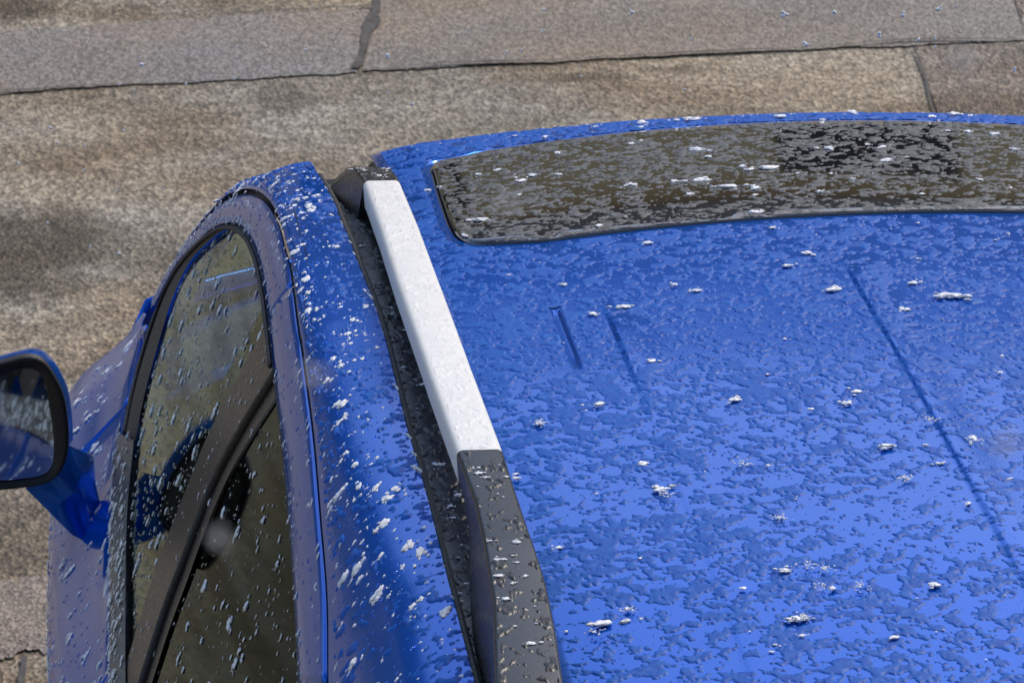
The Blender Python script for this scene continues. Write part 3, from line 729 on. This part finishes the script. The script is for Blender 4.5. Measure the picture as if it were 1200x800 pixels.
# ------------------------------------------------------------------ slush
def normals(P):
    a = np.gradient(P, axis=0); b = np.gradient(P, axis=1); n = np.cross(a, b); n /= np.maximum(np.linalg.norm(n, axis=-1, keepdims=True), 1e-12); return n
def slush_sheet(name, P, Nn, h, mat, label, keep=None):
    nu, nv = h.shape; F = grid_faces(nu, nv); hf = h.ravel(); k = hf[F].max(1) > 0
    if keep is not None: k &= keep.ravel()[F].all(1)
    F = F[k]; u, inv = np.unique(F, return_inverse=True); V = (P+Nn*np.clip(h, -.0007, 1)[..., None]).reshape(-1, 3)[u]
    o = link(name, mesh_np(name, V, inv.reshape(-1, 4)), mat); tag(o, label, 'slush', kind='stuff'); return o
def field(nu, nv, du, dv, seed, s=1.0, fine=.40):
    f = .75*grf(nu, nv, du, dv, .0100*s, seed)+.62*grf(nu, nv, du, dv, .0050*s, seed+1)+fine*grf(nu, nv, du, dv, .0026*s, seed+2)+.25*grf(nu, nv, du, dv, .06, seed+3)
    return f/f.std()
def height(t, hmax, seed, du, dv):
    f = grf(*t.shape, du, dv, .0045, seed)
    return np.where(t > 0, hmax*(1-np.exp(-t/.22))*(1+.16*f), t*.0022)
dx, dy = .0011, .0022
ax = np.arange(-.512, .512, dx); ay = np.arange(.045, -2.02, -dy)
GX, GY = np.meshgrid(ax, ay, indexing='ij')
nz = field(len(ax), len(ay), dx, dy, 101, .85, .45)
thr = -.24+.18*sstep(-.95, -1.7, GY)-.12*sstep(-1.0, -.6, GY)+.16*grf(len(ax), len(ay), dx, dy, .16, 77)
thr = np.where(GY > -.0, -.6, thr)
insun = inside(np.array(SUNO), np.stack([GX.ravel(), GY.ravel()], 1)).reshape(GX.shape)
rim = inside(shrink(SUNO, -.008), np.stack([GX.ravel(), GY.ravel()], 1)).reshape(GX.shape)
sin_ = inside(shrink(SUNO, .007), np.stack([GX.ravel(), GY.ravel()], 1)).reshape(GX.shape)
onroof = (~rim) & (GY < y_front(GX)-.001) & (np.abs(GX) < .509)
for sg in (-1, 1): onroof &= ~((np.abs(GX-sg*.405) < .0055) & (GY < -.782) & (GY > -.97))
RZ = roof_z(GX, GY); P = np.stack([GX, GY, RZ], -1); Nn = -normals(P); Nn *= np.sign(Nn[..., 2:3])
h = height(nz-thr, .0009, 140, dx, dy)
slush_sheet('roof_slush', P, Nn, h, SL_BLUE, 'thin patches of wet slush melting over the blue roof', onroof)
P2 = np.stack([GX, GY, roof_z(GX, GY, False)+.0015], -1); ns = field(len(ax), len(ay), dx, dy, 501, .8, .55); h2 = height(ns-.15, .0007, 141, dx, dy)
k0 = int((.045+.60)/dy)+4
slush_sheet('sunroof_slush', P2[:, :k0], Nn[:, :k0], h2[:, :k0], SL_DARK, 'grey wet slush patches lying on the black sunroof glass', sin_[:, :k0])
# on the side rail: fine streaks
def refine(G, nu, nv):
    G = np.asarray(G); a, b = G.shape[:2]; U = np.linspace(0, a-1, nu); W = np.linspace(0, b-1, nv); i = np.minimum(U.astype(int), a-2); fu = (U-i)[:, None, None]
    T = G[i]*(1-fu)+G[i+1]*fu; j = np.minimum(W.astype(int), b-2); fv = (W-j)[None, :, None]; return T[:, j]*(1-fv)+T[:, j+1]*fv
Cr = refine(CANT[12:262, 2:16], 900, 90); Nc = normals(Cr); Nc *= np.sign((Nc*np.array([-1, 0, .6])).sum(-1, keepdims=True))
nf = field(900, 90, .0032, .0012, 201, .8); wv = np.linspace(0, 1, 90)[None]
h = height(nf-.95+.55*sstep(.55, 1, wv), .0013, 202, .0032, .0012)
slush_sheet('side_rail_slush', Cr, Nc, h, SL_BLUE, 'thin streaks of slush along the blue roof edge above the door')
# ditch
yd = np.arange(-.14, -2.0, -.0028); kd = np.linspace(.06, .98, 60); Pd = np.stack([np.stack([-XE(yd)*(1-k)+(-.512)*k, yd, zE(yd)-.008+.003*k], -1) for k in kd], 1)
Nd = np.zeros_like(Pd); Nd[..., 2] = 1
h = height(field(len(yd), 60, .0028, .0012, 301)-.15, .0014, 302, .0028, .0012)
slush_sheet('ditch_slush', Pd, Nd, h, SL_BLACK, 'dark wet slush lying in the black roof ditch')
# rear rail top
yr = np.arange(YW1-.004, -2.0, -.0026); kd = np.linspace(.06, .94, 46); Pd = np.stack([np.stack([xl(yr)*(1-k)+xr(yr)*k, yr, zrail(yr)], -1) for k in kd], 1); Nd = np.zeros_like(Pd); Nd[..., 2] = 1
h = height(field(len(yr), 46, .0026, .0012, 311, .8)-.75, .0010, 312, .0026, .0012)
slush_sheet('rail_slush', Pd, Nd, h, SL_BLACK, 'dark slush spots on the black rear part of the roof rail')
yr = np.arange(yt-.02, YW0+.004, -.0026); Pd = np.stack([np.stack([xl(yr)*(1-k)+xr(yr)*k, yr, zrail(yr)-.018*((1-(yt-yr)/(yt-YW0))**3)], -1) for k in kd], 1); Nd = np.zeros_like(Pd); Nd[..., 2] = 1
h = height(field(len(yr), 46, .0026, .0012, 321, .8)-.35, .0010, 322, .0026, .0012)
slush_sheet('rail_slush', Pd, Nd, h, SL_BLACK, 'dark slush spots on the black front foot of the roof rail')
# fine wrinkled wet skin on the white insert
yr = np.arange(YW0-.004, YW1+.004, -.0026); Pd = np.stack([np.stack([xl(yr)*(1-k)+xr(yr)*k, yr, zrail(yr)+.0005], -1) for k in np.linspace(.14, .86, 40)], 1); Nd = np.zeros_like(Pd); Nd[..., 2] = 1
h = height(field(len(yr), 40, .0026, .0012, 331)-.3, .00035, 332, .0026, .0012)
slush_sheet('rail_slush', Pd, Nd, h, WHITE, 'faint film of white snow on the white rail insert')

# ------------------------------------------------------------------ snow clumps and water drops
def ico(sub):
    bm = bmesh.new(); bmesh.ops.create_icosphere(bm, subdivisions=sub, radius=1); bm.verts.ensure_lookup_table()
    V = np.array([v.co[:] for v in bm.verts]); F = np.array([[v.index for v in f.verts] for f in bm.faces]); bm.free(); return V, F
ICO2, ICO1 = ico(2), ico(1)
class Blobs:
    def __init__(s, tpl): s.tpl = tpl; s.V = []; s.F = []; s.n = 0
    def add(s, c, ax, r):                       # ax: 3 unit axes as rows, r: three radii
        V = (s.tpl[0]*np.asarray(r)) @ np.asarray(ax) + c; s.V.append(V); s.F.append(s.tpl[1]+s.n); s.n += len(V)
    def build(s, name, mat, label, cat):
        o = link(name, mesh_np(name, np.vstack(s.V), np.vstack(s.F)), mat); tag(o, label, cat, kind='stuff'); return o
def frame(nrm, along):
    nrm = nrm/np.linalg.norm(nrm); a = along-nrm*np.dot(along, nrm); a /= np.linalg.norm(a); return np.array([a, np.cross(nrm, a), nrm])
ICO3 = ico(3)
def lump(tpl, amp):
    """irregular wet lump: a sphere pushed in and out by noise"""
    o_ = RNG.uniform(-50, 50, 3); V = tpl[0]; r = np.array([mnoise.noise(Vector(v*1.5+o_))*.95+mnoise.noise(Vector(v*3.7+o_))*.55 for v in V]); return V*(1+amp*r)[:, None]
LUMPS3 = [lump(ICO3, .75) for _ in range(60)]; LUMPS2 = [lump(ICO2, .6) for _ in range(40)]
def clump(B, p, nrm, size, along=np.array([1.0, .2, 0]), el=1.0, k=None):
    A = frame(nrm, along); a_ = RNG.uniform(-.5, .5) if el < 1.3 else RNG.normal()*.2; c_, s_ = math.cos(a_), math.sin(a_); A = np.array([A[0]*c_+A[1]*s_, A[1]*c_-A[0]*s_, A[2]])
    def put(q, r, fl, big):
        L = LUMPS3[RNG.integers(60)] if big else LUMPS2[RNG.integers(40)]; B.V.append((L*np.array([r*el**.6, r/el**.5, r*fl])) @ A+p+A[0]*q[0]+A[1]*q[1]); F = (ICO3 if big else ICO2)[1]; B.F.append(F+B.n); B.n += len(L)
    put((0, 0), size*.34, .27, size > .005)
    for i in range(0 if size < .004 else int(RNG.integers(2, 6))):
        q = RNG.standard_normal(2)*size*.36*np.array([el, 1/el**.5]); put(q, size*RNG.uniform(.06, .20), .45, size > .012)
def sparkle(B, p, nrm, size, k=24):
    A = frame(nrm, np.array([1.0, .3, 0]))
    for i in range(k):
        q = RNG.standard_normal(2)*size*.4; r = RNG.uniform(.0004, .0010); B.add(p+A[0]*q[0]+A[1]*q[1]+A[2]*.0022, A, (r*1.3, r, r*.8))
UPV = np.array([0, 0, 1.0])
def roof_pt(px, py): 
    p = hit_roof(px, py, .002); return p
B = Blobs(ICO2)
big = [(1040, 523, 17), (705, 731, 24), (775, 574, 18), (702, 474, 15), (861, 469, 15), (950, 480, 9), (992, 473, 14), (1139, 514, 12), (632, 497, 10), (920, 669, 15), (870, 690, 10), (735, 714, 11), (932, 726, 22), (1095, 686, 14),
       (1048, 747, 11), (655, 642, 10), (975, 690, 10), (912, 607, 7), (900, 546, 7), (1062, 561, 8), (1172, 437, 8), (605, 561, 12), (940, 745, 9), (1135, 590, 8), (945, 297, 14), (977, 340, 16), (1115, 347, 34), (1070, 332, 12), (922, 312, 12),
       (790, 334, 10), (816, 341, 11), (731, 360, 16), (695, 368, 11), (759, 285, 12), (817, 176, 17), (852, 219, 18), (790, 213, 10), (870, 196, 11), (900, 197, 20), (885, 221, 14), (1034, 173, 11), (1038, 189, 16), (1148, 211, 8), (971, 174, 13), (819, 212, 17),
       (884, 249, 14), (702, 265, 11), (740, 217, 14), (624, 206, 12), (960, 225, 9), (740, 169, 9), (1135, 155, 12), (1110, 154, 8), (915, 137, 15), (809, 140, 18), (1092, 137, 10), (752, 144, 12), (1117, 134, 14), (998, 132, 14), (563, 258, 17), (545, 277, 9), (560, 205, 9), (612, 212, 12),
       (1165, 158, 14), (1190, 176, 12), (830, 184, 9), (655, 205, 9), (1000, 210, 7), (1080, 228, 8)]
for px, py, sz in big:
    p = roof_pt(px, py); d = np.linalg.norm(p-CAM)
    clump(B, p+UPV*.0008, UPV, sz*d/FPX*(1.05 if sz < 30 else .75), el=1.25 if sz < 16 else 1.9)
for px, py in [(945, 664), (960, 690), (940, 726), (735, 716), (1093, 494), (780, 580), (912, 608), (1062, 562), (1010, 690), (632, 497), (700, 742), (965, 668), (870, 545), (1140, 520)]:
    sparkle(B, roof_pt(px, py), UPV, .011)
for _ in range(420):
    x, y = RNG.uniform(-.50, .50), RNG.uniform(-2.05, .03); y = min(y, float(y_front(x))-.01)
    near = y > -.75
    if not near and RNG.random() < .55: continue
    clump(B, np.array([x, y, float(roof_z(x, y))+.0012]), UPV, RNG.choice([.003, .005, .008, .012], p=[.5, .3, .15, .05]), el=RNG.uniform(1, 1.6), k=4)
# along the header edge
for _ in range(40):
    x = RNG.uniform(-.5, .5); y = float(y_front(x))-RNG.uniform(.0, .05); clump(B, np.array([x, y, float(roof_z(x, y))+.001]), UPV, RNG.uniform(.002, .006), el=1.8, k=5)
B.build('roof_snow', SNOW, 'white snow clumps scattered over the blue roof and the sunroof', 'snow')
# flank
B = Blobs(ICO2); FALL = np.array([0, .62, .78]); 
def side_n(y, z):
    e = 1e-3; a = side_pt(y+e, z)-side_pt(y-e, z); b = side_pt(y, z+e)-side_pt(y, z-e); n = np.cross(b, a); n /= np.linalg.norm(n); return n if n[0] < 0 else -n
for _ in range(650):
    i, j = RNG.integers(15, 255), RNG.integers(2, 16); p = CANT[i, j]+(CANT[i+1, j]-CANT[i, j])*RNG.random(); n = np.cross(CANT[i+1, j]-CANT[i, j], CANT[i, min(j+1, 16)]-CANT[i, j-1]); n /= np.linalg.norm(n)
    if n[2] < 0: n = -n
    clump(B, p, n, RNG.choice([.004, .0065, .011, .017], p=[.56, .28, .12, .04]), FALL, RNG.uniform(1.2, 2.0), None)
for px, py, sz in [(412, 92+400, 17), (440, 585, 14), (448, 575, 12), (523, 792, 26), (500, 770, 18), (490, 765, 13), (410, 450, 14), (425, 455, 10), (395, 480, 12), (388, 535, 14), (440, 560, 13), (398, 520, 10), (435, 620, 10), (425, 725, 14), (480, 700, 14), (472, 784, 12)]:
    p = hit(px, py, lambda q: q[2]-float(zE(q[1]))+max(0, (-q[0]-float(XE(q[1])))*.75), 3, 7)
    if p is not None: clump(B, p+np.array([-.001, 0, .001]), np.array([-.5, 0, .85]), sz*.00095, FALL, 1.5)
FP, RP = np.array(fpoly), np.array(rpoly)
def scatter_poly(poly, n):
    lo, hi = poly.min(0), poly.max(0); q = RNG.uniform(lo, hi, (n*4, 2)); return q[inside(poly, q)][:n]
for poly, cnt in ((FP, 260), (RP[:, :], 220)):
    for y, z in scatter_poly(poly, cnt):
        clump(B, side_pt(y, z, -.006), side_n(y, z), RNG.choice([.004, .006, .010, .015], p=[.5, .30, .15, .05]), FALL, RNG.uniform(.9, 1.6))
for k in range(60):
    i = RNG.integers(0, 39); u = RNG.random(); q = bls[i]*(1-u)+brs[i]*u; clump(B, side_pt(q[0], q[1], -.003), side_n(*q), RNG.uniform(.002, .006), FALL, 1.6)
for k in range(420):
    i = RNG.integers(0, len(Gi)); u = RNG.random(); q = Gi[i]*(1-u)+Wp[i]*u; clump(B, side_pt(q[0], q[1], .002), side_n(*q), RNG.choice([.002, .004, .007]), FALL, 1.6)
for k in range(520):
    i = RNG.integers(0, 70); u = RNG.random(); q = BOs[i]*(1-u)+BIs[i]*u; clump(B, side_pt(q[0], q[1], -.0002+.008*math.sin(math.pi*u)), side_n(*q), RNG.choice([.004, .007, .012], p=[.5, .35, .15]), FALL, 1.2)
for k in range(300):
    y = RNG.uniform(-.45, 1.1); z = float(zb(y))-RNG.uniform(.01, .19); clump(B, side_pt(y, z, .001), side_n(y, z), RNG.choice([.004, .008, .013, .019], p=[.5, .3, .15, .05]), FALL, RNG.uniform(1.3, 2.2))
for k in range(26):
    y = RNG.uniform(-1.75, YW1-.02); u = RNG.uniform(.1, .9); x = float(xl(y))*(1-u)+float(xr(y))*u; clump(B, np.array([x, y, float(zrail(y))+.0005]), UPV, RNG.choice([.003, .005, .009]), el=1.4)
for k in range(70):
    y = RNG.uniform(-1.75, -.15); u = RNG.uniform(.1, .7); clump(B, np.array([-float(XE(y))*(1-u)-.512*u, y, float(zE(y))-.006]), UPV, RNG.choice([.003, .006, .010], p=[.5, .35, .15]), el=1.4)
for k in range(24):
    y = RNG.uniform(YW0, yt); u = RNG.random(); clump(B, np.array([float(xl(y))*(1-u)+float(xr(y))*u, y, float(zrail(y))-.018*(1-(yt-y)/(yt-YW0))**3]), UPV, RNG.choice([.004, .007]), el=1.4)
B.build('flank_snow', SNOW, 'white snow flecks stuck to the door, windows and roof edge', 'snow')
# drops
B = Blobs(ICO1)
for poly in (FP, RP):
    for y, z in scatter_poly(poly, 450):
        r = RNG.choice([.0008, .0012, .0018], p=[.5, .35, .15]); B.add(side_pt(y, z, -.0065), frame(side_n(y, z), FALL), (r*1.5, r, r*.6))
for k in range(500):
    y = RNG.uniform(-.5, 1.1); z = float(zb(y))-RNG.uniform(.005, .22); r = RNG.choice([.001, .0015, .002]); B.add(side_pt(y, z), frame(side_n(y, z), FALL), (r*1.7, r, r*.6))
for k in range(300):
    i = RNG.integers(0, len(Gi)); u = RNG.uniform(.08, .92); q = Gi[i]*(1-u)+Wp[i]*u; r = RNG.choice([.0009, .0013, .0018]); B.add(side_pt(q[0], q[1], .0025), frame(side_n(*q), FALL), (r*1.7, r, r*.6))
for k in range(900):
    i, j = RNG.integers(15, 255), RNG.integers(2, 15); a, b = RNG.random(2); p = (CANT[i, j]*(1-a)+CANT[i+1, j]*a)*(1-b)+(CANT[i, j+1]*(1-a)+CANT[i+1, j+1]*a)*b
    nn = np.cross(CANT[i+1, j]-CANT[i, j], CANT[i, j+1]-CANT[i, j]); nn /= np.linalg.norm(nn); nn = nn if nn[2] > 0 else -nn; r = RNG.choice([.0009, .0013, .0018]); B.add(p, frame(nn, FALL), (r*1.7, r, r*.6))
B.build('water_drops', DROP, 'small water drops clinging to the door and windows', 'water drops')

# ------------------------------------------------------------------ snowflakes in the air
fl = [(258, 632, .66, .0010), (372, 437, .62, .0010), (595, 240, .62, .0010), (1135, 70, .60, .0010), (1172, 522, .60, .0010),
      (739, 14, 5.6, .0024), (918, 16, 5.5, .003), (946, 52, 5.4, .0035), (978, 16, 5.6, .003), (1058, 18, 5.7, .0035), (1100, 9, 5.6, .003), (1031, 41, 5.2, .003), (636, 36, 5.6, .002), (455, 66, 5.4, .003), (165, 76, 5.6, .003), (593, 62, 5.5, .002), (1076, 47, 5.4, .002), (60, 150, 5.3, .002)]
fl += [(RNG.uniform(0, 1200), RNG.uniform(0, 125), RNG.uniform(5.2, 6.2), RNG.uniform(.0010, .0022)) for _ in range(26)]
fl += [(RNG.uniform(0, 220), RNG.uniform(120, 320), RNG.uniform(5.2, 6.2), RNG.uniform(.0010, .0022)) for _ in range(10)]
proto = None
for px, py, dist, r in fl:
    Bf = Blobs(ICO1)
    for k in range(5): q = RNG.standard_normal(3)*r*.5; rr_ = r*RNG.uniform(.4, .8); Bf.add(q, np.eye(3), (rr_, rr_*RNG.uniform(.6, 1), rr_))
    o = link('falling_snowflake', mesh_np('falling_snowflake', np.vstack(Bf.V), np.vstack(Bf.F)), SNOW); o.location = CAM+ray(px, py)*dist
    tag(o, 'single wet white snowflake falling through the air', 'snowflake', 'snowflakes falling through the air')

# ------------------------------------------------------------------ the building the photograph was taken from (dark in the mirror)
HB_ = empty('apartment_building', (0, -8.5, 0)); tag(HB_, 'grey rendered apartment building behind the parked car', 'building')
GRW = mat_plain('grey_render', (.16, .15, .13), .9, 15, .3, .01, var=.2)
box_obj('wall', (-14, -8, 0), (14, 0, 9), GRW, HB_)
for zz_ in (.9, 3.7, 6.5):
    for k in range(8):
        x = -12.6+k*3.3; wd = box_obj('window', (x, .005, zz_), (x+1.4, .05, zz_+1.5), WPANE, HB_); box_obj('window_sill', (x-.1, .052, zz_-.08), (x+1.5, .16, zz_-.005), TRIM, wd)
